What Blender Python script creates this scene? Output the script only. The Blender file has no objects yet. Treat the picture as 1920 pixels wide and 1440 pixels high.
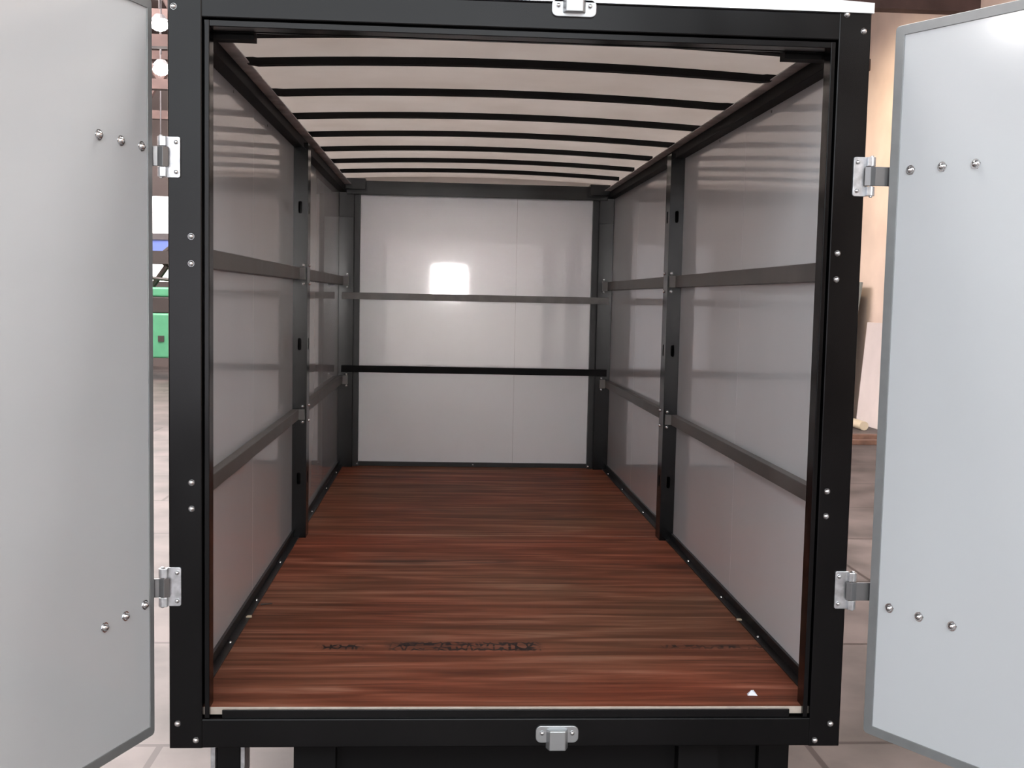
import bpy, bmesh, math, random
from mathutils import Vector, Matrix

random.seed(4)
S = bpy.context.scene
C = S.collection

# ------------------------------------------------------------------ camera
cd = bpy.data.cameras.new('camera'); cam = bpy.data.objects.new('camera', cd); C.objects.link(cam)
cd.sensor_width = 36.0; cd.lens = 2068.44 / 1920 * 36.0; cd.clip_start = 0.05; cd.clip_end = 200
RGT = Vector((0.99798797, -0.05980312, 0.02106157)); DWN = Vector((0.01633307, -0.07848378, -0.99678158)); FWD = Vector((0.06126364, 0.99512003, -0.0773491))
cam.matrix_world = Matrix.Translation((-0.17163, -2.55144, 1.06673)) @ Matrix((RGT, -DWN, -FWD)).transposed().to_4x4()
S.camera = cam

# ------------------------------------------------------------------ colour and world
S.view_settings.view_transform = 'Standard'; S.view_settings.look = 'None'
S.view_settings.gamma = 1; S.view_settings.use_curve_mapping = False
S.view_settings.exposure = 0.0
W = bpy.data.worlds.new('world'); S.world = W; W.use_nodes = True
W.node_tree.nodes['Background'].inputs[0].default_value = (0.80, 0.88, 1.0, 1)
W.node_tree.nodes['Background'].inputs[1].default_value = 0.6
S.cycles.max_bounces = 8; S.cycles.diffuse_bounces = 5; S.cycles.glossy_bounces = 4
S.cycles.transmission_bounces = 5; S.cycles.sample_clamp_indirect = 4.0; S.cycles.caustics_reflective = False
S.cycles.use_denoising = True

# ------------------------------------------------------------------ light strengths (panes and lamps below use these)
SKY_OVER = 39.0       # roof lights above the trailer
SKY_REAR = 12.0      # roof lights behind the photographer
DOOR_GLASS = 1.6     # pale daylit roller door behind the photographer
SIDE_DOOR = 2.8      # second daylit door
HOT_PANE = 200.0      # open patch of sky in it
FAR_PANE = 5.0       # far window
HIGH_PANE = 3.4       # high windows behind the photographer
LEFT_FILL_PANE = 7.5      # pane added in the left wall to brighten the right door
AISLE_FILL = 26.0      # glowing panel added over the left aisle to brighten its floor
LAMP = 60.0

# ------------------------------------------------------------------ materials
def new_mat(name):
    m = bpy.data.materials.new(name); m.use_nodes = True
    return m, m.node_tree.nodes, m.node_tree.links, m.node_tree.nodes['Principled BSDF']
def mat(name, col, rough=0.5, metal=0.0, noise=0.0, scale=8.0, ior=1.5, bump=0.0, rvar=0.0):
    m, n, l, b = new_mat(name)
    b.inputs['Roughness'].default_value = rough; b.inputs['Metallic'].default_value = metal
    b.inputs['IOR'].default_value = ior
    b.inputs['Base Color'].default_value = (*col, 1)
    if noise or bump or rvar:
        tc = n.new('ShaderNodeTexCoord'); t = n.new('ShaderNodeTexNoise'); t.inputs['Scale'].default_value = scale
        t.inputs['Detail'].default_value = 6; l.new(tc.outputs['Object'], t.inputs['Vector'])
    if noise:
        r = n.new('ShaderNodeMapRange'); r.inputs[1].default_value = .3; r.inputs[2].default_value = .7
        r.inputs[3].default_value = 1 - noise; r.inputs[4].default_value = 1 + noise
        l.new(t.outputs[0], r.inputs[0])
        v = n.new('ShaderNodeVectorMath'); v.operation = 'SCALE'; v.inputs[0].default_value = col
        l.new(r.outputs[0], v.inputs['Scale']); l.new(v.outputs[0], b.inputs['Base Color'])
    if rvar:
        r2 = n.new('ShaderNodeMapRange'); r2.inputs[1].default_value = .3; r2.inputs[2].default_value = .7
        r2.inputs[3].default_value = rough - rvar; r2.inputs[4].default_value = rough + rvar
        l.new(t.outputs[0], r2.inputs[0]); l.new(r2.outputs[0], b.inputs['Roughness'])
    if bump:
        bp = n.new('ShaderNodeBump'); bp.inputs['Strength'].default_value = bump; bp.inputs['Distance'].default_value = .01
        l.new(t.outputs[0], bp.inputs['Height']); l.new(bp.outputs[0], b.inputs['Normal'])
    return m
def emis(name, col, s):
    m = bpy.data.materials.new(name); m.use_nodes = True; n = m.node_tree.nodes; n.clear()
    e = n.new('ShaderNodeEmission'); e.inputs[0].default_value = (*col, 1); e.inputs[1].default_value = s
    o = n.new('ShaderNodeOutputMaterial'); m.node_tree.links.new(e.outputs[0], o.inputs[0])
    return m

M_black = mat('black_paint', (0.0020, 0.0018, 0.0021), 0.20, noise=.25, scale=5, rvar=.04, ior=1.35)
M_black2 = mat('black_primer', (0.004, 0.0035, 0.004), 0.34, ior=1.34, noise=.3, scale=9)
M_matte = mat('matte_black_rail', (0.004, 0.0037, 0.004), 0.6)
M_matte.node_tree.nodes['Principled BSDF'].inputs['Specular IOR Level'].default_value = .12
M_rail = mat('grimy_steel', (0.095, 0.086, 0.082), 0.42, noise=.45, scale=7, rvar=.08)
M_rust = mat('rusty_flange', (0.40, 0.38, 0.37), 0.55, noise=.4, scale=12)
M_panel = mat('white_sandwich_panel', (0.79, 0.80, 0.825), 0.27, noise=.03, scale=2, ior=1.6)
b_ = M_panel.node_tree.nodes['Principled BSDF']; b_.inputs['Coat Weight'].default_value = 1.0; b_.inputs['Coat Roughness'].default_value = .035; b_.inputs['Coat IOR'].default_value = 1.6
M_door = mat('white_door_skin', (0.56, 0.585, 0.605), 0.12, noise=.02, scale=2)
M_alu = mat('aluminium_trim', (0.30, 0.315, 0.32), 0.4, metal=.5, noise=.06, scale=20)
M_strip = mat('bright_aluminium', (0.85, 0.86, 0.88), 0.3, metal=.7)
M_zinc = mat('zinc_plate', (0.55, 0.56, 0.58), 0.33, metal=.85, noise=.25, scale=60)
M_chrome = mat('bright_bolt', (0.85, 0.86, 0.87), 0.15, metal=1.0)
M_cast = mat('grey_cast_alloy', (0.42, 0.43, 0.44), 0.32, metal=.8)
M_strap = mat('dull_steel_strap', (0.20, 0.20, 0.205), 0.35, metal=.7)
M_ring = mat('dark_washer', (0.16, 0.16, 0.16), 0.35, metal=.8)
M_edge = mat('plywood_edge', (0.42, 0.36, 0.31), 0.7, noise=.15, scale=30)

def wood_mat():
    m, n, l, b = new_mat('red_stained_plywood')
    tc = n.new('ShaderNodeTexCoord')
    def tex(sx, sy, sc, det=6, dist=0.0):
        mp = n.new('ShaderNodeMapping'); mp.inputs['Scale'].default_value = (sx, sy, 1)
        l.new(tc.outputs['Object'], mp.inputs[0]); t = n.new('ShaderNodeTexNoise')
        t.inputs['Scale'].default_value = sc; t.inputs['Detail'].default_value = det; t.inputs['Distortion'].default_value = dist
        l.new(mp.outputs[0], t.inputs['Vector']); return t.outputs[0]
    def ramp(src, stops):
        r = n.new('ShaderNodeValToRGB'); e = r.color_ramp.elements
        while len(e) < len(stops): e.new(.5)
        for k, (p, c) in enumerate(stops): e[k].position = p; e[k].color = (*c, 1)
        l.new(src, r.inputs[0]); return r.outputs[0]
    def mix(fac, a, bb, mode='MIX'):
        x = n.new('ShaderNodeMix'); x.data_type = 'RGBA'; x.blend_type = mode
        if isinstance(fac, float): x.inputs[0].default_value = fac
        else: l.new(fac, x.inputs[0])
        l.new(a, x.inputs[6]); l.new(bb, x.inputs[7]); return x.outputs[2]
    base = ramp(tex(.8, 11, 2.0, 7, .7), [(.28, (.095, .036, .023)), (.45, (.155, .060, .036)), (.56, (.225, .092, .057)), (.72, (.34, .175, .125))])
    fine = ramp(tex(1.3, 44, 4.0, 4), [(.3, (.76, .73, .71)), (.6, (1.08, 1.06, 1.05))])
    tint = ramp(tex(.6, .9, 1.4, 3), [(.35, (1.15, .82, .75)), (.65, (.86, 1.02, 1.0))])
    c = mix(1.0, base, fine, 'MULTIPLY'); c = mix(1.0, c, tint, 'MULTIPLY')
    # stamped ink rows and dirty streaks: (x0,x1,y0,y1,strength,blocky)
    sep = n.new('ShaderNodeSeparateXYZ'); l.new(tc.outputs['Object'], sep.inputs[0])
    def M(op, a, bb):
        x = n.new('ShaderNodeMath'); x.operation = op; x.use_clamp = op == 'MULTIPLY' and False
        for k, v in enumerate((a, bb)):
            if isinstance(v, (int, float)): x.inputs[k].default_value = v
            else: l.new(v, x.inputs[k])
        return x.outputs[0]
    def box(s, lo, hi, f):
        r = n.new('ShaderNodeMapRange'); r.interpolation_type = 'SMOOTHSTEP'; r.inputs[1].default_value = lo - f; r.inputs[2].default_value = lo + f; l.new(s, r.inputs[0])
        q = n.new('ShaderNodeMapRange'); q.interpolation_type = 'SMOOTHSTEP'; q.inputs[1].default_value = hi - f; q.inputs[2].default_value = hi + f
        q.inputs[3].default_value = 1; q.inputs[4].default_value = 0; l.new(s, q.inputs[0])
        return M('MULTIPLY', r.outputs[0], q.outputs[0])
    vo = n.new('ShaderNodeTexVoronoi'); vo.feature = 'DISTANCE_TO_EDGE'; vo.inputs['Scale'].default_value = 1.0
    mp = n.new('ShaderNodeMapping'); mp.inputs['Scale'].default_value = (46, 24, 1); l.new(tc.outputs['Object'], mp.inputs[0]); l.new(mp.outputs[0], vo.inputs['Vector'])
    inkc = n.new('ShaderNodeMapRange'); inkc.inputs[1].default_value = .07; inkc.inputs[2].default_value = .15; inkc.inputs[3].default_value = 1; inkc.inputs[4].default_value = 0
    l.new(vo.outputs['Distance'], inkc.inputs[0])
    patch = n.new('ShaderNodeMapRange'); patch.inputs[1].default_value = .36; patch.inputs[2].default_value = .5; l.new(tex(9, 22, 1.4, 4), patch.inputs[0])
    streak = n.new('ShaderNodeMapRange'); streak.inputs[1].default_value = .40; streak.inputs[2].default_value = .62; l.new(tex(2.0, 30, 2.6, 5), streak.inputs[0])
    tot = None
    for x0, x1, y0, y1, f, k, src in ((-.31, .11, .435, .51, .012, 1.0, 'ink'), (-.50, -.38, .445, .485, .014, 1.0, 'ink'), (.46, .80, .455, .49, .012, .7, 'ink'),
                                      (-.47, .10, 1.42, 1.50, .03, .75, 'st'), (-.45, -.33, 1.43, 1.475, .015, .9, 'st'), (-.31, .08, .47, .515, .02, .5, 'st'), (-.60, -.24, 3.34, 3.44, .04, .7, 'st'),
                                      (-.40, .00, 2.42, 2.50, .04, .6, 'st'), (.42, .80, 2.44, 2.50, .02, .7, 'st'), (.42, .80, 1.38, 1.45, .04, .6, 'st'), (.35, .65, 3.36, 3.42, .03, .5, 'st'), (-.85, .8, 2.475, 2.483, .003, .35, 'line')):
        w = M('MULTIPLY', box(sep.outputs[0], x0, x1, f * 2), box(sep.outputs[1], y0, y1, f))
        if src == 'ink': w = M('MULTIPLY', w, M('ADD', M('MULTIPLY', inkc.outputs[0], patch.outputs[0]), M('MULTIPLY', streak.outputs[0], .45)))
        elif src == 'st': w = M('MULTIPLY', w, streak.outputs[0])
        w = M('MULTIPLY', w, k)
        tot = w if tot is None else M('MAXIMUM', tot, w)
    dark = n.new('ShaderNodeRGB'); dark.outputs[0].default_value = (.025, .018, .018, 1)
    c = mix(tot, c, dark.outputs[0])
    l.new(c, b.inputs['Base Color']); b.inputs['Roughness'].default_value = .50; b.inputs['IOR'].default_value = 1.28; b.inputs['Specular IOR Level'].default_value = .12
    bp = n.new('ShaderNodeBump'); bp.inputs['Strength'].default_value = .08; bp.inputs['Distance'].default_value = .004
    l.new(tex(1.6, 60, 5.0, 4), bp.inputs['Height']); l.new(bp.outputs[0], b.inputs['Normal'])
    return m
M_wood = wood_mat()

def roof_mat():
    m, n, l, b = new_mat('translucent_roof_sheet')
    b.inputs['Base Color'].default_value = (.64, .60, .57, 1); b.inputs['Roughness'].default_value = .25
    tc = n.new('ShaderNodeTexCoord'); t = n.new('ShaderNodeTexNoise'); t.inputs['Scale'].default_value = 3; t.inputs['Detail'].default_value = 6
    l.new(tc.outputs['Object'], t.inputs['Vector'])
    r = n.new('ShaderNodeValToRGB'); r.color_ramp.elements[0].position = .3; r.color_ramp.elements[0].color = (.59, .55, .525, 1)
    r.color_ramp.elements[1].position = .7; r.color_ramp.elements[1].color = (.70, .665, .645, 1)
    l.new(t.outputs[0], r.inputs[0]); l.new(r.outputs[0], b.inputs['Base Color'])
    tr = n.new('ShaderNodeBsdfTranslucent'); l.new(r.outputs[0], tr.inputs[0])
    mx = n.new('ShaderNodeMixShader'); mx.inputs[0].default_value = .45
    l.new(b.outputs[0], mx.inputs[1]); l.new(tr.outputs[0], mx.inputs[2])
    l.new(mx.outputs[0], n['Material Output'].inputs[0])
    return m
M_roof = roof_mat()

def concrete():
    m, n, l, b = new_mat('worn_workshop_floor')
    tc = n.new('ShaderNodeTexCoord'); t = n.new('ShaderNodeTexNoise'); t.inputs['Scale'].default_value = 2.5; t.inputs['Detail'].default_value = 9
    l.new(tc.outputs['Object'], t.inputs['Vector'])
    r = n.new('ShaderNodeValToRGB'); e = r.color_ramp.elements; e[0].position = .35; e[0].color = (.048, .039, .037, 1); e[1].position = .65; e[1].color = (.112, .09, .086, 1)
    l.new(t.outputs[0], r.inputs[0])
    br = n.new('ShaderNodeTexBrick'); br.inputs['Scale'].default_value = 1; br.inputs['Brick Width'].default_value = 2.2; br.inputs['Row Height'].default_value = 1.1
    br.inputs['Mortar Size'].default_value = .012; br.inputs['Color1'].default_value = (1, 1, 1, 1); br.inputs['Color2'].default_value = (.88, .86, .86, 1); br.inputs['Mortar'].default_value = (.35, .3, .3, 1)
    l.new(tc.outputs['Object'], br.inputs['Vector'])
    x = n.new('ShaderNodeMix'); x.data_type = 'RGBA'; x.blend_type = 'MULTIPLY'; x.inputs[0].default_value = 1
    l.new(r.outputs[0], x.inputs[6]); l.new(br.outputs[0], x.inputs[7]); l.new(x.outputs[2], b.inputs['Base Color'])
    b.inputs['Roughness'].default_value = .55
    bp = n.new('ShaderNodeBump'); bp.inputs['Strength'].default_value = .1; bp.inputs['Distance'].default_value = .01
    l.new(t.outputs[0], bp.inputs['Height']); l.new(bp.outputs[0], b.inputs['Normal'])
    return m
M_conc = concrete()
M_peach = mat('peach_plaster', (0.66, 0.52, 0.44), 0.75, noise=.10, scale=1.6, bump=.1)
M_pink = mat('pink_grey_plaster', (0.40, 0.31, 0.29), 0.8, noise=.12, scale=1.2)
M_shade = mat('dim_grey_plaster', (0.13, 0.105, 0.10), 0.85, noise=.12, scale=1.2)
M_brick = mat('dull_red_brick', (0.07, 0.042, 0.038), 0.85, noise=.3, scale=3)
M_ceil = mat('workshop_ceiling', (0.16, 0.135, 0.13), 0.85, noise=.2, scale=1)
M_steel = mat('dark_steelwork', (0.09, 0.08, 0.085), 0.6, noise=.2, scale=3)
M_green = mat('green_machine_paint', (0.07, 0.27, 0.145), 0.4, noise=.1, scale=5)
M_blue = mat('blue_machine_paint', (0.13, 0.19, 0.55), 0.45)
M_dark = mat('machine_black', (0.03, 0.022, 0.02), 0.5)
M_grey = mat('grey_green_board', (0.16, 0.175, 0.17), 0.6, noise=.1, scale=4)
M_pvc = mat('cream_plastic', (0.62, 0.52, 0.38), 0.5)
M_timber = mat('rough_timber', (0.16, 0.085, 0.06), 0.8, noise=.3, scale=10)
M_white = mat('off_white_sheet', (0.66, 0.58, 0.56), 0.5, noise=.05, scale=3)
M_paper = mat('white_paper', (0.75, 0.78, 0.85), 0.7)
M_glow_over = emis('roof_light_over', (1.0, .97, .94), SKY_OVER)
M_glow_rear = emis('roof_light_rear', (.88, .96, 1.0), SKY_REAR)
M_door_glow = emis('daylit_translucent_door', (1.0, .93, .88), DOOR_GLASS)
M_aisle_fill = emis('added_aisle_fill', (1.0, .93, .90), AISLE_FILL)
M_high = emis('high_window_pane', (.93, .96, 1.0), HIGH_PANE)
M_side_glow = emis('daylit_side_door', (.96, .94, 1.0), SIDE_DOOR)
M_left_fill_pane = emis('added_left_fill_pane', (.95, .97, 1.0), LEFT_FILL_PANE)
M_hot = emis('open_sky_patch', (1.0, .95, .93), HOT_PANE)
M_far = emis('far_window_pane', (1.0, .93, .90), FAR_PANE)
M_lamp = emis('lamp_glass', (1.0, .97, .95), LAMP)

# ------------------------------------------------------------------ mesh helpers
def box(bm, x0, x1, y0, y1, z0, z1, mi=0):
    v = [bm.verts.new(p) for p in ((x0, y0, z0), (x1, y0, z0), (x1, y1, z0), (x0, y1, z0), (x0, y0, z1), (x1, y0, z1), (x1, y1, z1), (x0, y1, z1))]
    for f in ((0, 3, 2, 1), (4, 5, 6, 7), (0, 1, 5, 4), (1, 2, 6, 5), (2, 3, 7, 6), (3, 0, 4, 7)):
        fc = bm.faces.new([v[i] for i in f]); fc.material_index = mi
def prism(bm, pts, axis, a, b, mi=0):
    """extrude a 2-D outline along axis from a to b; pts are the other two coordinates in x,y,z order"""
    def P(p, t):
        q = list(p); q.insert(axis, t); return q
    lo = [bm.verts.new(P(p, a)) for p in pts]; hi = [bm.verts.new(P(p, b)) for p in pts]
    n = len(pts)
    fs = [bm.faces.new(lo), bm.faces.new(hi[::-1])] + [bm.faces.new((lo[i], hi[i], hi[(i + 1) % n], lo[(i + 1) % n])) for i in range(n)]
    for f in fs: f.material_index = mi
def rrect(x0, x1, z0, z1, r, seg=5):
    out = []
    for cx, cz, a0 in ((x1 - r, z1 - r, 0), (x0 + r, z1 - r, 90), (x0 + r, z0 + r, 180), (x1 - r, z0 + r, 270)):
        for k in range(seg + 1):
            a = math.radians(a0 + 90 * k / seg); out.append((cx + r * math.cos(a), cz + r * math.sin(a)))
    return out
def holed_plate(bm, outer, holes, axis, a, b):
    """flat plate with holes, thickness a..b along axis"""
    def P(p, t):
        q = list(p); q.insert(axis, t); return q
    tmp = bmesh.new(); es = []
    for loop in [outer] + holes:
        vs = [tmp.verts.new(P(p, a)) for p in loop]
        es += [tmp.edges.new((vs[i], vs[(i + 1) % len(vs)])) for i in range(len(vs))]
    bmesh.ops.triangle_fill(tmp, use_beauty=True, use_dissolve=False, edges=es)
    g = bmesh.ops.extrude_face_region(tmp, geom=tmp.faces[:])
    d = [0, 0, 0]; d[axis] = b - a
    bmesh.ops.translate(tmp, verts=[v for v in g['geom'] if isinstance(v, bmesh.types.BMVert)], vec=d)
    me = bpy.data.meshes.new('t'); tmp.to_mesh(me); tmp.free(); bm.from_mesh(me); bpy.data.meshes.remove(me)
def cyl(bm, p, axis, r, h, seg=20, r2=None):
    m = {'x': Matrix.Rotation(math.pi / 2, 4, 'Y'), 'y': Matrix.Rotation(math.pi / 2, 4, 'X'), 'z': Matrix.Identity(4)}[axis]
    bmesh.ops.create_cone(bm, cap_ends=True, segments=seg, radius1=r, radius2=r if r2 is None else r2, depth=h, matrix=Matrix.Translation(p) @ m)
def tube(bm, pts, r, seg=8):
    for a, b in zip(pts, pts[1:]):
        a, b = Vector(a), Vector(b); d = b - a
        q = d.to_track_quat('Z', 'Y').to_matrix().to_4x4()
        bmesh.ops.create_cone(bm, cap_ends=True, segments=seg, radius1=r, radius2=r, depth=d.length, matrix=Matrix.Translation((a + b) / 2) @ q)
def sheet_path(bm, pts, z0, z1, t):
    """a bent flat bar: pts (x,y) path, thickness t, height z0..z1"""
    pts = [Vector(p) for p in pts]; L, R = [], []
    for i, p in enumerate(pts):
        d = (pts[min(i + 1, len(pts) - 1)] - pts[max(i - 1, 0)]).normalized(); n = Vector((-d.y, d.x))
        L.append(p + n * t / 2); R.append(p - n * t / 2)
    prism(bm, [tuple(v) for v in L + R[::-1]], 2, z0, z1)
def obj(name, bm, m, parent=None, bevel=0.0, smooth=False, label=None):
    bmesh.ops.recalc_face_normals(bm, faces=bm.faces[:])
    me = bpy.data.meshes.new(name); bm.to_mesh(me); bm.free()
    for mm in (m if isinstance(m, (list, tuple)) else [m]): me.materials.append(mm)
    if smooth:
        for p in me.polygons: p.use_smooth = True
    o = bpy.data.objects.new(name, me); C.objects.link(o)
    if parent: o.parent = parent
    if bevel:
        b = o.modifiers.new('bevel', 'BEVEL'); b.width = bevel; b.segments = 2; b.limit_method = 'ANGLE'; b.angle_limit = math.radians(40)
    if label: o['label'] = label
    return o
def BX(name, dims, m, parent=None, bevel=0.0, label=None):
    bm = bmesh.new(); box(bm, *dims); return obj(name, bm, m, parent, bevel, label=label)
def tag(o, label, cat, group=None):
    o['label'] = label; o['category'] = cat
    if group: o['group'] = group
    return o
def struct(o): o['kind'] = 'structure'; return o
def empty(name, loc=(0, 0, 0), rz=0, parent=None):
    o = bpy.data.objects.new(name, None); C.objects.link(o); o.location = loc; o.rotation_euler = (0, 0, rz)
    o.empty_display_size = .1
    if parent: o.parent = parent
    return o
_dome = {}
def bolt(parent, p, r=.0068, face='-y', ring=0.0, name='bolt', h=.45):
    """domed bolt head; face = direction its head points to"""
    key = (round(r, 4), ring, h)
    if key not in _dome:
        bm = bmesh.new()
        bmesh.ops.create_uvsphere(bm, u_segments=16, v_segments=10, radius=r)
        bmesh.ops.bisect_plane(bm, geom=bm.verts[:] + bm.edges[:] + bm.faces[:], plane_co=(0, 0, 0), plane_no=(0, 0, -1), clear_outer=True)
        for v in bm.verts: v.co.z = v.co.z * (h / .5) + .001
        for f in bm.faces: f.material_index = 0; f.smooth = True
        n0 = len(bm.faces)
        bmesh.ops.create_cone(bm, cap_ends=True, segments=20, radius1=r * (1.08 + ring), radius2=r * (1.02 + ring), depth=.002, matrix=Matrix.Translation((0, 0, .001)))
        bm.faces.ensure_lookup_table()
        for f in bm.faces[n0:]: f.material_index = 1
        me = bpy.data.meshes.new('bolt'); bm.to_mesh(me); bm.free()
        me.materials.append(M_chrome); me.materials.append(M_ring if ring else M_chrome); _dome[key] = me
    o = bpy.data.objects.new(name, _dome[key]); C.objects.link(o); o.parent = parent; o.location = p
    o.rotation_euler = {'-y': (math.pi / 2, 0, 0), '+y': (-math.pi / 2, 0, 0), '+x': (0, math.pi / 2, 0), '-x': (0, -math.pi / 2, 0), '+z': (0, 0, 0)}[face]
    return o

# ================================================================== THE WORKSHOP
G = -0.45
ZC = 6.0
X0, X1, Y0, Y1 = -9.0, 5.35, -12.0, 20.0
struct(BX('floor', (X0, X1, Y0, Y1, G - .1, G), M_conc))
# ceiling with roof-light openings
bm = bmesh.new()
def roof_rect(x0, x1, y0, y1): return [(x0, y0), (x1, y0), (x1, y1), (x0, y1)]
LIGHTS_OVER = [(-2.6, 2.6, 1.0, 3.2)]
LIGHTS_REAR = [(-5.2, -2.6, -11.0, -5.0), (-.9, 1.7, -11.0, -6.0), (2.9, 4.9, -11.0, -5.0)]
LIGHTS_FILL = [(-7.0, -3.2, 4.5, 17)]  # added opening for the glowing panel that brightens the left aisle floor
holed_plate(bm, roof_rect(X0, X1, Y0, Y1), [roof_rect(*r) for r in LIGHTS_OVER + LIGHTS_REAR + LIGHTS_FILL], 2, ZC, ZC + .1)
struct(obj('ceiling', bm, M_ceil))
n = 1
for r, m in [(r, M_glow_over) for r in LIGHTS_OVER] + [(r, M_glow_rear) for r in LIGHTS_REAR] + [(r, M_aisle_fill) for r in LIGHTS_FILL]:
    bm = bmesh.new(); box(bm, r[0], r[1], r[2], r[3], ZC + .06, ZC + .09)
    w = struct(obj('window_%d' % n, bm, m)); n += 1
    bm = bmesh.new()
    for k in range(1, 4):
        y = r[2] + (r[3] - r[2]) * k / 4; box(bm, r[0], r[1], y - .03, y + .03, ZC - .02, ZC + .05)
    obj('window_frame', bm, M_steel, w)
struct(BX('wall_right', (X1, X1 + .15, Y0, Y1, G, ZC), M_peach))
bm = bmesh.new(); LW = (-9.0, -3.0, 2.4, 5.3)
holed_plate(bm, [(Y0, G), (Y1, G), (Y1, ZC), (Y0, ZC)], [[(LW[0], LW[2]), (LW[1], LW[2]), (LW[1], LW[3]), (LW[0], LW[3])]], 0, X0 - .15, X0)
struct(obj('wall_left', bm, M_pink))
bm = bmesh.new(); box(bm, X0 - .12, X0 - .1, LW[0], LW[1], LW[2], LW[3]); w = struct(obj('window_%d' % n, bm, M_left_fill_pane)); n += 1  # added glowing pane, fill light for the right door
bm = bmesh.new()
for y in (-7.0, -5.0): box(bm, X0 - .09, X0, y - .03, y + .03, LW[2], LW[3])
obj('window_frame', bm, M_steel, w)
# far wall with a window
bm = bmesh.new()
holed_plate(bm, [(X0, G), (X1, G), (X1, ZC), (X0, ZC)], [[(-7.4, 2.19), (-4.6, 2.19), (-4.6, 2.95), (-7.4, 2.95)], [(-7.4, 1.25), (-4.6, 1.25), (-4.6, 1.86), (-7.4, 1.86)]], 1, Y1, Y1 + .15)
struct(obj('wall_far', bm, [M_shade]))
bm = bmesh.new(); box(bm, -7.4, -4.6, Y1 + .08, Y1 + .1, 1.25, 2.95); w = struct(obj('window_%d' % n, bm, M_far)); n += 1
# wall behind the photographer with a daylit roller door and an open patch of sky
bm = bmesh.new()
DR = (-1.35, 1.8, G + .01, 2.15)
SD = (-5.0, -2.1, G + .01, 2.2)
HW = [(-8.0, -4.6), (-4.55, -1.1), (-1.05, 2.4)]
holed_plate(bm, [(X0, G), (X1, G), (X1, ZC), (X0, ZC)], [[(a, 2.4), (b, 2.4), (b, 5.7), (a, 5.7)] for a, b in HW] + [[(SD[0], SD[2]), (SD[1], SD[2]), (SD[1], SD[3]), (SD[0], SD[3])]] + [[(DR[0], DR[2]), (DR[1], DR[2]), (DR[1], DR[3]), (DR[0], DR[3])]], 1, Y0 - .15, Y0)
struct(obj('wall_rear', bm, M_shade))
bm = bmesh.new(); box(bm, SD[0], SD[1], Y0 - .12, Y0 - .08, SD[2], SD[3]); struct(obj('door_2', bm, M_side_glow))
for a, b in HW:
    bm = bmesh.new(); box(bm, a, b, Y0 - .12, Y0 - .1, 2.4, 5.7); w = struct(obj('window_%d' % n, bm, M_high)); n += 1
    bm = bmesh.new(); box(bm, (a + b) / 2 - .03, (a + b) / 2 + .03, Y0 - .09, Y0, 2.4, 5.7); box(bm, a, b, Y0 - .09, Y0, 4.0, 4.06); obj('window_frame', bm, M_steel, w)
HP = (-.42, .21, 1.05, 1.68)
bm = bmesh.new()
holed_plate(bm, [(DR[0], DR[2]), (DR[1], DR[2]), (DR[1], DR[3]), (DR[0], DR[3])], [[(HP[0], HP[2]), (HP[1], HP[2]), (HP[1], HP[3]), (HP[0], HP[3])]], 1, Y0 - .10, Y0 - .06)
d = struct(obj('door_1', bm, M_door_glow))
bm = bmesh.new(); box(bm, HP[0], HP[1], Y0 - .12, Y0 - .105, HP[2], HP[3]); struct(obj('window_%d' % n, bm, M_hot)); n += 1

# roof trusses seen in the gap beside the left post
for y in (9.0, 12.0, 15.0, 18.0):
    bm = bmesh.new(); box(bm, X0, X1, y - .08, y + .08, 4.15, 4.3); box(bm, X0, X1, y - .08, y + .08, 5.2, 5.35)
    k = X0
    while k < X1 - .6:
        tube(bm, [(k, y, 4.25), (k + .55, y, 5.25), (k + 1.1, y, 4.25)], .04, 6); k += 1.1
    o = obj('trim_%d' % int(y), bm, M_brick); struct(o)

# hanging lamps
def lamp(x, y, z, r, lab):
    t = tag(empty('pendant_lamp', (x, y, z)), lab, 'lamp', 'round ceiling lamps in a row')
    bm = bmesh.new(); bmesh.ops.create_uvsphere(bm, u_segments=20, v_segments=12, radius=r)
    for v in bm.verts: v.co.z *= .70
    obj('bulb', bm, M_lamp, t, smooth=True)
    bm = bmesh.new(); cyl(bm, (0, 0, r * .9), 'z', r * 1.0, r * .6, 20, r * .5); obj('lamp_shade', bm, M_steel, t)
    bm = bmesh.new(); cyl(bm, (0, 0, (ZC - z) / 2 + r), 'z', .012, ZC - z - 2 * r + .02, 8); obj('hanging_rod', bm, M_steel, t)
lamp(-3.37, 10.1, 3.99, .093, 'glowing round ceiling lamp highest up the gap beside the left door')
lamp(-3.96, 12.5, 3.97, .105, 'glowing round ceiling lamp below the highest one beside the left door')
lamp(-4.85, 16.0, 3.28, .085, 'small glowing ceiling lamp just above the upper left hinge')

lamp(-6.8, -.42, 3.54, .20, 'large glowing lamp off to the left, mirrored in the top of the right door')
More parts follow.
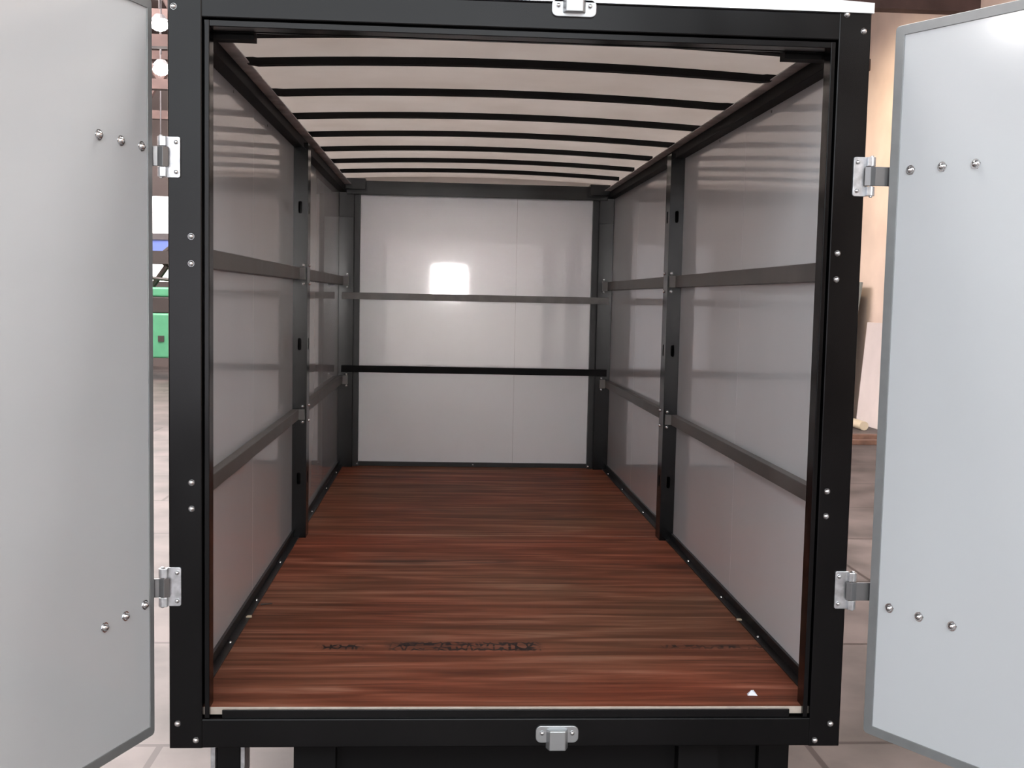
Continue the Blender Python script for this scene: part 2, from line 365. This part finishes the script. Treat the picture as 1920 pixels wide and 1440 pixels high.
# unseen spot and fixture, added to brighten the right wall
t = tag(empty('added_wall_lamp', (2.6, 8.6, 5.0)), 'unseen lamp added beyond the trailer to brighten the right wall', 'lamp')
d = (Vector((5.35, 11.2, 2.75)) - Vector((2.6, 8.6, 5.0))).normalized()
bm = bmesh.new(); cyl(bm, (0, 0, 0), 'z', .16, .14, 24, .10); o = obj('added_lamp_housing', bm, M_steel, t); o.rotation_euler = d.to_track_quat('-Z', 'Y').to_euler(); o.location = -d * .08
bm = bmesh.new(); cyl(bm, (0, 0, .55), 'z', .012, .90, 8); obj('hanging_rod', bm, M_steel, t)
ld = bpy.data.lights.new('added_wall_spot', 'SPOT'); ld.energy = 1200; ld.color = (1.0, .84, .60); ld.spot_size = math.radians(52); ld.spot_blend = 1.0; ld.shadow_soft_size = .12
lo = bpy.data.objects.new('added_wall_spot', ld); C.objects.link(lo); lo.parent = t; lo.rotation_euler = d.to_track_quat('-Z', 'Y').to_euler(); lo.location = d * .05

# ------------------------------------------------------------------ machines in the left gap
t = tag(empty('metalworking_machine', (-5.05, 16.9, G)), 'bright green workshop machine far off between left door and left post', 'machine')
bm = bmesh.new(); box(bm, -1.2, .9, -.4, .4, .38, 1.14); obj('cabinet', bm, M_green, t, .03)
bm = bmesh.new(); box(bm, -1.2, .9, -.36, .36, 1.14, 1.42); obj('motor_housing', bm, M_dark, t, .02)
bm = bmesh.new(); box(bm, -1.1, .8, -.38, .38, 1.42, 1.58); obj('top_cover', bm, M_green, t, .03)
bm = bmesh.new(); tube(bm, [(-.2, 0, 1.56), (.1, -.1, 1.95), (-.05, 0, 2.1), (.35, 0, 2.45)], .05, 8); tube(bm, [(-.3, -.2, 1.75), (.5, -.2, 1.68)], .03); box(bm, -.25, .6, -.2, .2, 1.98, 2.2)
obj('arm', bm, M_dark, t)
for sx in (-1.0, .7):
    bm = bmesh.new(); box(bm, sx - .12, sx + .12, -.35, .35, 0, .38); obj('leg', bm, M_pink, t)
bm = bmesh.new(); box(bm, .02, .12, -.42, -.4, .66, .76); obj('switch', bm, M_dark, t)
t = tag(empty('overhead_crane_beam', (-5.6, 19.0, 0)), 'dark steel beam carrying a blue panel across far window', 'beam')
bm = bmesh.new(); box(bm, -1.6, 1.6, -.06, .06, 2.04, 2.16); obj('beam', bm, M_steel, t)
bm = bmesh.new(); box(bm, -1.4, 1.5, -.03, .03, 1.76, 2.04); obj('panel', bm, M_blue, t)
for sx in (-1.55, 1.55):
    bm = bmesh.new(); box(bm, sx - .05, sx + .05, -.05, .05, G, 2.04); obj('post', bm, M_steel, t)

# ------------------------------------------------------------------ things by the right wall
bm = bmesh.new(); box(bm, 0, .03, -.5, .5, 0, 1.83)
o = obj('leaning_board', bm, M_grey, bevel=.004); o.location = (4.97, 12.0, G + .006); o.rotation_euler = (0, math.radians(7), 0)
tag(o, 'tall dark grey board leaning on the peach wall behind right post', 'board')
bm = bmesh.new(); box(bm, 0, .02, -1.15, 1.15, 0, 1.31)
o = obj('leaning_sheet', bm, M_white, bevel=.003); o.location = (5.17, 10.25, G + .001); o.rotation_euler = (0, math.radians(4), 0)
tag(o, 'large off white sheet propped low against the peach wall', 'sheet')
bm = bmesh.new(); cyl(bm, (0, 0, .055), 'y', .055, .9, 20); o = obj('plastic_pipe', bm, M_pvc, smooth=False); o.location = (4.95, 11.0, G)
tag(o, 'cream plastic pipe lying at the foot of right wall', 'pipe')
for k, (x, y, rz) in enumerate(((4.55, 9.25, .06), (4.45, 9.75, -.08))):
    bm = bmesh.new(); box(bm, -.9, .5, -.06, .06, 0, .05); o = obj('timber_plank', bm, M_timber, bevel=.004); o.location = (x, y, G); o.rotation_euler = (0, 0, rz)
    tag(o, ['dark timber plank on floor nearest the camera, beyond right post', 'dark timber plank lying askew just behind the nearer plank'][k], 'plank', 'planks on the floor by the right wall')

# ================================================================== THE TRAILER
T = tag(empty('cargo_trailer', (0, 1.9, G)), 'enclosed box trailer with black steel frame, white panels and red wooden floor, doors open', 'trailer')
# children are built in world coordinates; keep them there
class Keep:
    pass
def P(o):
    o.parent = T; o.matrix_parent_inverse = Matrix.Translation((0, -1.9, -G)); return o
L = 3.78; WI = .772; FZ = .093; H = 1.738

# ---- rear door frame
for s in (-1, 1):
    bm = bmesh.new()
    prism(bm, rrect(min(s * .80, s * .724), max(s * .80, s * .724), 0, .06, .003, 2), 2, 0, H)          # outer face tube
    o = P(obj('door_frame_post', bm, M_black))
    # rounded outer edge strip catching light
    jb = bmesh.new(); box(jb, min(s * .7200, s * .7085), max(s * .7200, s * .7085), .004, .045, .0697, 1.674)
    j = obj('door_jamb', jb, M_black, o, .0015)
    jb = bmesh.new(); box(jb, min(s * .724, s * .709), max(s * .724, s * .709), .045, .050, .07, 1.672); obj('jamb_back', jb, M_black, o)
    jb = bmesh.new(); box(jb, min(s * .772, s * .724), max(s * .772, s * .724), .06, .075, .07, 1.672); obj('inner_flange', jb, M_black2, o)
    zs = ((1.191, 1.130, .629, .568)) if s < 0 else ((1.188, 1.127, .624, .564))
    for z in zs: bolt(o, (s * (.748 if s < 0 else .743), 0, z))
    if s < 0: pts = [(-.786, 1.698), (-.781, .059)]
    else: pts = [(.782, 1.699), (.776, .055)]
    for x, z in pts: bolt(o, (x, 0, z))
bm = bmesh.new(); prism(bm, rrect(0, .06, 1.677, H, .003, 2), 0, -.724, .724); hd = P(obj('door_header', bm, M_black))
bm = bmesh.new(); box(bm, -.7084, .7084, .004, .045, 1.659, 1.6735); obj('header_lip', bm, M_black, hd, .0015)
bm = bmesh.new(); box(bm, -.724, .724, .05, .06, 1.658, 1.69); obj('header_back', bm, M_black, hd)
bolt(hd, (-.70, 0, 1.722)).location = (-.741, 0, 1.728); bolt(hd, (.741, 0, 1.735))
bm = bmesh.new(); prism(bm, rrect(0, .06, 0, .0695, .003, 2), 0, -.724, .724); sl = P(obj('door_sill', bm, M_black))
bm = bmesh.new(); box(bm, -.724, .724, .03, .06, .0695, .074); obj('sill_ledge', bm, M_black, sl)
bm = bmesh.new(); box(bm, -.680, .676, .0065, .012, .0685, .0885); obj('sill_lip', bm, M_black, sl, .001)
bolt(sl, (-.739, 0, .019)); bolt(sl, (.739, 0, .014))
# silver roof edge strip
bm = bmesh.new()
NS = 24
for i in range(NS):
    a, b = -.803 + 1.606 * i / NS, -.803 + 1.606 * (i + 1) / NS
    za, zb = (H + .010 * (1 - (a / .803) ** 2) * 0 for _ in (0, 1)); zta = 1.762 + .02 * (1 - (a / .803) ** 2); ztb = 1.762 + .02 * (1 - (b / .803) ** 2)
    v = [bm.verts.new(p) for p in ((a, -.006, H + .001), (b, -.006, H + .001), (b, -.006, ztb), (a, -.006, zta), (a, .05, H + .001), (b, .05, H + .001), (b, .05, ztb), (a, .05, zta))]
    for f in ((0, 1, 2, 3), (3, 2, 6, 7), (7, 6, 5, 4), (4, 5, 1, 0)): bm.faces.new([v[q] for q in f])
    if i == 0: bm.faces.new([v[q] for q in (0, 3, 7, 4)])
    if i == NS - 1: bm.faces.new([v[q] for q in (1, 5, 6, 2)])
bmesh.ops.remove_doubles(bm, verts=bm.verts[:], dist=1e-5)
P(obj('roof_edge_strip', bm, M_strip, label='bright silver strip along the roof edge'))

# ---- latch keepers
def keeper(cx, z0, z1, hz0, hz1, zb, lab):
    bm = bmesh.new(); prism(bm, rrect(cx - .051, cx + .051, z0, z1, .013, 6), 1, -.006, 0)
    o = P(obj('latch_keeper', bm, M_cast, bevel=.0015, label=lab))
    bm = bmesh.new(); prism(bm, [(cx - .027, -.003), (cx - .019, -.022), (cx + .019, -.022), (cx + .027, -.003)], 2, hz0, hz1); obj('hump', bm, M_cast, o, .002)
    for s in (-1, 1): bolt(o, (cx + s * .036, -.006, zb), .0055)
keeper(.1105, .012, .053, -.002, .046, .036, 'grey alloy latch keeper on the sill')
keeper(.1085, 1.706, 1.745, 1.714, 1.785, 1.730, 'pale alloy latch keeper on the header')

# ---- side panels (with seams), side rails, floor angles, mid posts
for s in (-1, 1):
    seams = (0.06, .951, 1.89, 2.90, 3.80)
    for a, b in zip(seams, seams[1:]):
        bm = bmesh.new(); box(bm, min(s * WI, s * .797), max(s * WI, s * .797), a + .0008, b - .0008, .02, 1.675)
        P(obj('side_panel', bm, M_panel))
    # top rail and its rusty flange
    bm = bmesh.new(); box(bm, min(s * .733, s * WI), max(s * .733, s * WI), .075, L, 1.637, 1.672); tr = P(obj('top_rail', bm, M_matte, bevel=.0015))
    bm = bmesh.new(); box(bm, min(s * .700, s * .745), max(s * .700, s * .745), .10, 3.66, 1.6725, 1.6755); obj('flange', bm, M_rust, tr, label='rusty brown flange')
    # floor angle
    bm = bmesh.new(); box(bm, min(s * (WI - .008), s * WI), max(s * (WI - .008), s * WI), .07, 3.70, FZ + .001, .122); box(bm, min(s * (WI - .03), s * WI), max(s * (WI - .03), s * WI), .07, 3.70, FZ + .0005, FZ + .004)
    fa = P(obj('floor_angle', bm, M_black2))
    for y in (.52, .95, 1.45, 2.4, 3.0, 3.5): bolt(fa, (s * (WI - .018), y + .03 * s, FZ + .003), .005, '+z')
    # middle post: a folded channel with slots
    slot = [.333, .869, 1.405]
    xo, xi = WI, .716 if s < 0 else .716
    bm = bmesh.new()
    hs = [rrect(*sorted((s * .738, s * .753)), z - .024, z + .024, .007, 4) for z in slot]
    holed_plate(bm, [(s * xo, FZ), (s * xi, FZ), (s * xi, 1.655), (s * xo, 1.655)], hs, 1, 1.850, 1.854)
    hs = [rrect(1.882, 1.905, z - .024, z + .024, .009, 4) for z in slot]
    holed_plate(bm, [(1.854, FZ), (1.935, FZ), (1.935, 1.655), (1.854, 1.655)], hs, 0, s * xi, s * (xi + .003))
    box(bm, min(s * xi, s * xo), max(s * xi, s * xo), 1.932, 1.935, FZ, 1.655)
    mp = P(obj('middle_post', bm, M_black))
    for z in (1.180, 1.108, .622, .560):
        bolt(mp, (s * .731, 1.85, z), .006); bolt(mp, (s * .7155, 1.915, z), .0055, '+x' if s < 0 else '-x')
    # rails
    for z0, z1 in ((1.124, 1.171), (.570, .611)):
        for y0, y1 in ((.075, 1.849), (1.9352, 3.70)):
            bm = bmesh.new(); box(bm, min(s * .745, s * (WI - .0005)), max(s * .745, s * (WI - .0005)), y0, y1, z0, z1)
            r = P(obj('side_rail', bm, M_rail, bevel=.002))
            if y0 < 1:
                bm = bmesh.new(); box(bm, min(s * .722, s * .745), max(s * .722, s * .745), 1.835, 1.849, z0, z1); obj('end_bracket', bm, M_rail, r)
            else:
                bm = bmesh.new(); box(bm, min(s * .715, s * .745), max(s * .715, s * .745), 3.688, 3.70, z0 - .005, z1 + .003); obj('end_bracket', bm, M_rail, r)
                bolt(r, (s * .722, 3.70 - .012, z1 + .012), .006); bolt(r, (s * .722, 3.70 - .012, z0 - .012), .006)
    # front corner posts
    bm = bmesh.new(); box(bm, min(s * .689, s * WI), max(s * .689, s * WI), 3.7005, 3.768, FZ + .0005, 1.64); cp = P(obj('corner_post', bm, M_black, bevel=.0015))
    bm = bmesh.new(); box(bm, min(s * .658, s * .689), max(s * .658, s * .689), 3.735, 3.768, FZ + .0005, 1.64); obj('post_flange', bm, M_black2, cp, .001)
    bm = bmesh.new(); box(bm, min(s * .6895, s * (WI - .002)), max(s * .6895, s * (WI - .002)), 3.698, 3.7005, 1.50, 1.64); obj('joint_plate', bm, M_black2, cp, .0008)
    bolt(cp, (s * .664, 3.733, FZ + .014), .006)
    # corner gussets
    bm = bmesh.new(); box(bm, min(s * .622, s * .7325), max(s * .622, s * .7325), .0755, .115, 1.648, 1.672); P(obj('corner_gusset', bm, M_matte))
    bm = bmesh.new(); box(bm, min(s * .620, s * .7325), max(s * .620, s * .7325), 3.60, 3.679, 1.645, 1.706); P(obj('corner_gusset', bm, M_black, bevel=.003))

# small dark rivets near the panel tops
for x, y, z, f in ((.7715, .679, 1.628, '-x'), (.7715, 1.291, 1.628, '-x'), (-.7715, .619, 1.625, '+x'), (-.7715, 1.211, 1.622, '+x')):
    o = bpy.data.objects.new('panel_rivet', bpy.data.meshes.new('rivet')); bm = bmesh.new(); bmesh.ops.create_cone(bm, cap_ends=True, segments=14, radius1=.005, radius2=.003, depth=.003); bm.to_mesh(o.data); bm.free()
    o.data.materials.append(M_ring); C.objects.link(o); o.location = (x, y, z); o.rotation_euler = (0, math.pi / 2 * (1 if f == '+x' else -1), 0); P(o)
# ---- end wall
for a, b in ((-WI, .2275), (.2285, WI)):
    bm = bmesh.new(); box(bm, a, b, 3.770, 3.795, .02, 1.70); P(obj('end_panel', bm, M_panel))
bm = bmesh.new(); N_ = 24; lo_ = []
for i in range(N_ + 1):
    x = -WI + 2 * WI * i / N_; lo_.append((x, 1.660 + .0115 * 3.79 + .021 * (1 - (x / .745) ** 2) + .0195))
prism(bm, lo_ + [(WI, 1.7005), (-WI, 1.7005)], 1, 3.770, 3.795); P(obj('end_header', bm, M_roof))
bm = bmesh.new(); box(bm, .205, .226, 3.7675, 3.7698, .122, 1.62); P(obj('seam_strip', bm, M_panel))
bm = bmesh.new(); box(bm, -.73, .73, 3.68, 3.735, 1.625, 1.702); P(obj('end_beam', bm, M_black, bevel=.002))
for z0, z1 in ((1.044, 1.082), (.634, .672)):
    bm = bmesh.new(); box(bm, -.752, .752, 3.685, 3.6995, z0, z1); box(bm, -.752, .752, 3.6995, 3.7000, z0, z1)
    P(obj('end_rail', bm, M_rail if z0 > 1 else M_matte, bevel=.0015))
bm = bmesh.new(); box(bm, -.657, .657, 3.755, 3.7695, FZ + .0005, .118); ea = P(obj('end_angle', bm, M_black2))
bolt(ea, (.0, 3.755, FZ + .012), .005)

# ---- floor sheets
for a, b in ((.016, 1.923), (1.9255, 3.768)):
    bm = bmesh.new(); box(bm, -WI + .0005, WI - .0005, a, b, .0745, FZ); bm.faces.ensure_lookup_table()
    for f in bm.faces:
        if abs(f.normal.y) > .5 or abs(f.calc_center_median().y - a) < 1e-4: f.material_index = 1
    P(obj('floor_sheet', bm, [M_wood, M_edge], bevel=.0012))

# ---- roof: bows and sheet
def endz(y): return 1.660 + .0115 * y
def arch(x, y): return endz(y) + .021 * (1 - (x / .745) ** 2)
def bow(y, h=.019, w=.026, x1=.7325):
    bm = bmesh.new(); N = 28; rows = []
    for i in range(N + 1):
        x = -x1 + 2 * x1 * i / N; z = arch(x, y)
        z = max(z, 1.6760) if abs(x) > .698 else z
        rows.append([bm.verts.new(p) for p in ((x, y - w / 2, z), (x, y + w / 2, z), (x, y + w / 2, z + h), (x, y - w / 2, z + h))])
    for a, b in zip(rows, rows[1:]):
        for q in range(4): bm.faces.new((a[q], a[(q + 1) % 4], b[(q + 1) % 4], b[q]))
    bm.faces.new(rows[0]); bm.faces.new(rows[-1][::-1])
    P(obj('roof_bow', bm, M_matte))
bow(.132, .020, .03)
for k in range(1, 8): bow(k * L / 8)
bm = bmesh.new(); N = 32; K = 16; g = []
for j in range(K + 1):
    y = .055 + (3.80 - .055) * j / K
    g.append([bm.verts.new((-.80 + 1.6 * i / N, y, max(arch(-.80 + 1.6 * i / N, y), endz(y) - .002) + .021)) for i in range(N + 1)])
for j in range(K):
    for i in range(N): bm.faces.new((g[j][i], g[j][i + 1], g[j + 1][i + 1], g[j + 1][i]))
ro = P(obj('roof_sheet', bm, M_roof, smooth=True))
sm = ro.modifiers.new('solid', 'SOLIDIFY'); sm.thickness = .003; sm.offset = 1

# ---- chassis and legs
bm = bmesh.new()
for s in (-1, 1): box(bm, min(s * .42, s * .52), max(s * .42, s * .52), .0605, 3.75, -.10, .0195)
for k in range(7): box(bm, -.42, .42, .30 + k * .55, .35 + k * .55, -.05, .0195)
box(bm, -.797, .797, .0605, .10, .0, .0195)
box(bm, -.797, .797, .0605, 3.79, .0196, .0740)
P(obj('chassis', bm, M_matte))
bm = bmesh.new(); box(bm, -.525, .6275, .105, .145, -.13, -.0005); P(obj('added_dark_beam', bm, M_matte, bevel=.002))  # black beam added to darken the gap under the trailer
def leg(x0, x1, y, lab):
    bm = bmesh.new(); box(bm, x0, x1, y, y + .06, G + .012, -.0); box(bm, x0 - .03, x1 + .03, y - .02, y + .08, G, G + .012)
    o = P(obj('support_leg', bm, M_black, bevel=.002))
    return o
a = leg(-.708, -.652, .085, '')
bm = bmesh.new(); box(bm, -.722, -.7105, .08, .15, -.30, -.002); box(bm, -.650, -.640, .08, .15, -.30, -.002); cyl(bm, (-.715, .079, -.02), 'y', .006, .01, 12)
obj('leg_bracket', bm, M_zinc, a, .001, label='pale zinc plates either side of the leg')
leg(.628, .705, .085, '')

# ---- doors
DZ0, DZ1, DW, DT = .047, 1.704, .72, .030
def door(side, P0, ang, bolts, lab, hw):
    """side +1 right: outside skin is local +y; -1 left: outside skin is local -y. local x runs from the hinge edge outward"""
    bm = bmesh.new(); s = side
    y = sorted((0.001 * s, s * (DT - .001)))
    box(bm, hw - .004, DW - .018, y[0], y[1], DZ0 + .018, DZ1 - .018)
    o = P(obj('trailer_door', bm, M_door, label=lab))
    o.location = (P0[0], P0[1], 0); o.rotation_euler = (0, 0, ang)
    bm = bmesh.new(); r = .010
    holed_plate(bm, rrect(0, DW, DZ0, DZ1, r, 4), [[(hw, DZ0 + .022), (DW - .022, DZ0 + .022), (DW - .022, DZ1 - .022), (hw, DZ1 - .022)]], 1, -.0015 * s, s * (DT + .0015))
    obj('edge_trim', bm, M_alu, o, .0015, label='grey aluminium edging')
    for u, z in bolts: bolt(o, (u, .001 * s, z), .0085, '-y' if s > 0 else '+y', ring=.25, h=.5)
    return o
angR = math.atan2(-.84977, .52516); angL = math.atan2(-.93726, -.34862)
dR = door(1, (.847, -.03), angR, [(.055, 1.376), (.135, 1.377), (.216, 1.376), (.055, .363), (.134, .362), (.218, .362)], 'white trailer door swung open on the right', .024)
dL = door(-1, (-.827, -.03), angL, [(.180, 1.385), (.108, 1.383), (.036, 1.381), (.173, .347), (.102, .352), (.032, .359)], 'white trailer door swung open on the left', .016)

# ---- hinges
def hinge(s, zc):
    bm = bmesh.new(); z0, z1 = zc - .0455, zc + .0455
    prism(bm, rrect(*sorted((s * .771, s * .806)), z0, z1, .005, 4), 1, -.005, 0)
    o = P(obj('hinge', bm, M_zinc, bevel=.001))
    bm = bmesh.new()
    for a, b in ((z0 + .001, z0 + .022), (z1 - .022, z1 - .001)):
        cyl(bm, (s * .812, -.010, (a + b) / 2), 'z', .0085, b - a, 16); box(bm, min(s * .800, s * .812), max(s * .800, s * .812), -.018, -.003, a, b)
    cyl(bm, (s * .812, -.010, zc), 'z', .004, .096, 12); obj('knuckle', bm, M_zinc, o, .0008)
    bm = bmesh.new()
    u = Vector((math.cos(angR), math.sin(angR))) if s > 0 else Vector((math.cos(angL), math.sin(angL)))
    nn = Vector((-u.y, u.x)) * s
    p0 = Vector((.847, -.03)) if s > 0 else Vector((-.827, -.03))
    q = p0 + nn * (DT + .0045)
    sheet_path(bm, [(s * .796, -.012), (s * .806, -.020), (s * .818, -.016), tuple(q + u * .004 + nn * .001), tuple(q + u * .02), tuple(q + u * .25)], zc - .022, zc + .022, .005)
    obj('strap', bm, M_strap, o, .001)
    for z in (zc - .033, zc + .033): bolt(o, (s * .780, -.005, z), .0052)
    return o
for s in (-1, 1):
    for z in (1.3665, .386): hinge(s, z)

# ================================================================== SMALL LOOSE THINGS ON THE TRAILER FLOOR
bm = bmesh.new()
pts = [(-.012, -.006, 0), (.013, -.008, 0), (.012, .008, 0), (-.010, .007, 0), (-.003, -.004, .013), (.005, .003, .011)]
v = [bm.verts.new(p) for p in pts]
for f in ((0, 1, 4), (1, 5, 4), (1, 2, 5), (2, 3, 5), (3, 4, 5), (3, 0, 4), (0, 3, 2, 1)): bm.faces.new([v[i] for i in f])
o = obj('paper_scrap', bm, M_paper); o.location = (.607, .093, FZ)
tag(o, 'crumpled white scrap of paper on the wooden floor near the sill', 'paper')
bm = bmesh.new(); prism(bm, [(-.012, -.012), (.022, .004), (.020, .010), (-.014, .004)], 2, 0, .002)
o = obj('wood_chip', bm, M_dark); o.location = (-.742 + .02, .887, FZ)
tag(o, 'thin dark wood splinter beside the left floor angle', 'wood chip')
for x, y, lab in ((-.745, .735, 'pale plastic crumb on the left floor angle'), (.742, .72, 'pale plastic crumb on the right floor angle')):
    bm = bmesh.new(); prism(bm, [(-.008, -.006), (.009, -.004), (.007, .007), (-.005, .006)], 2, 0, .004)
    o = obj('plastic_crumb', bm, M_pvc); o.location = (x, y, FZ + .004); tag(o, lab, 'debris')
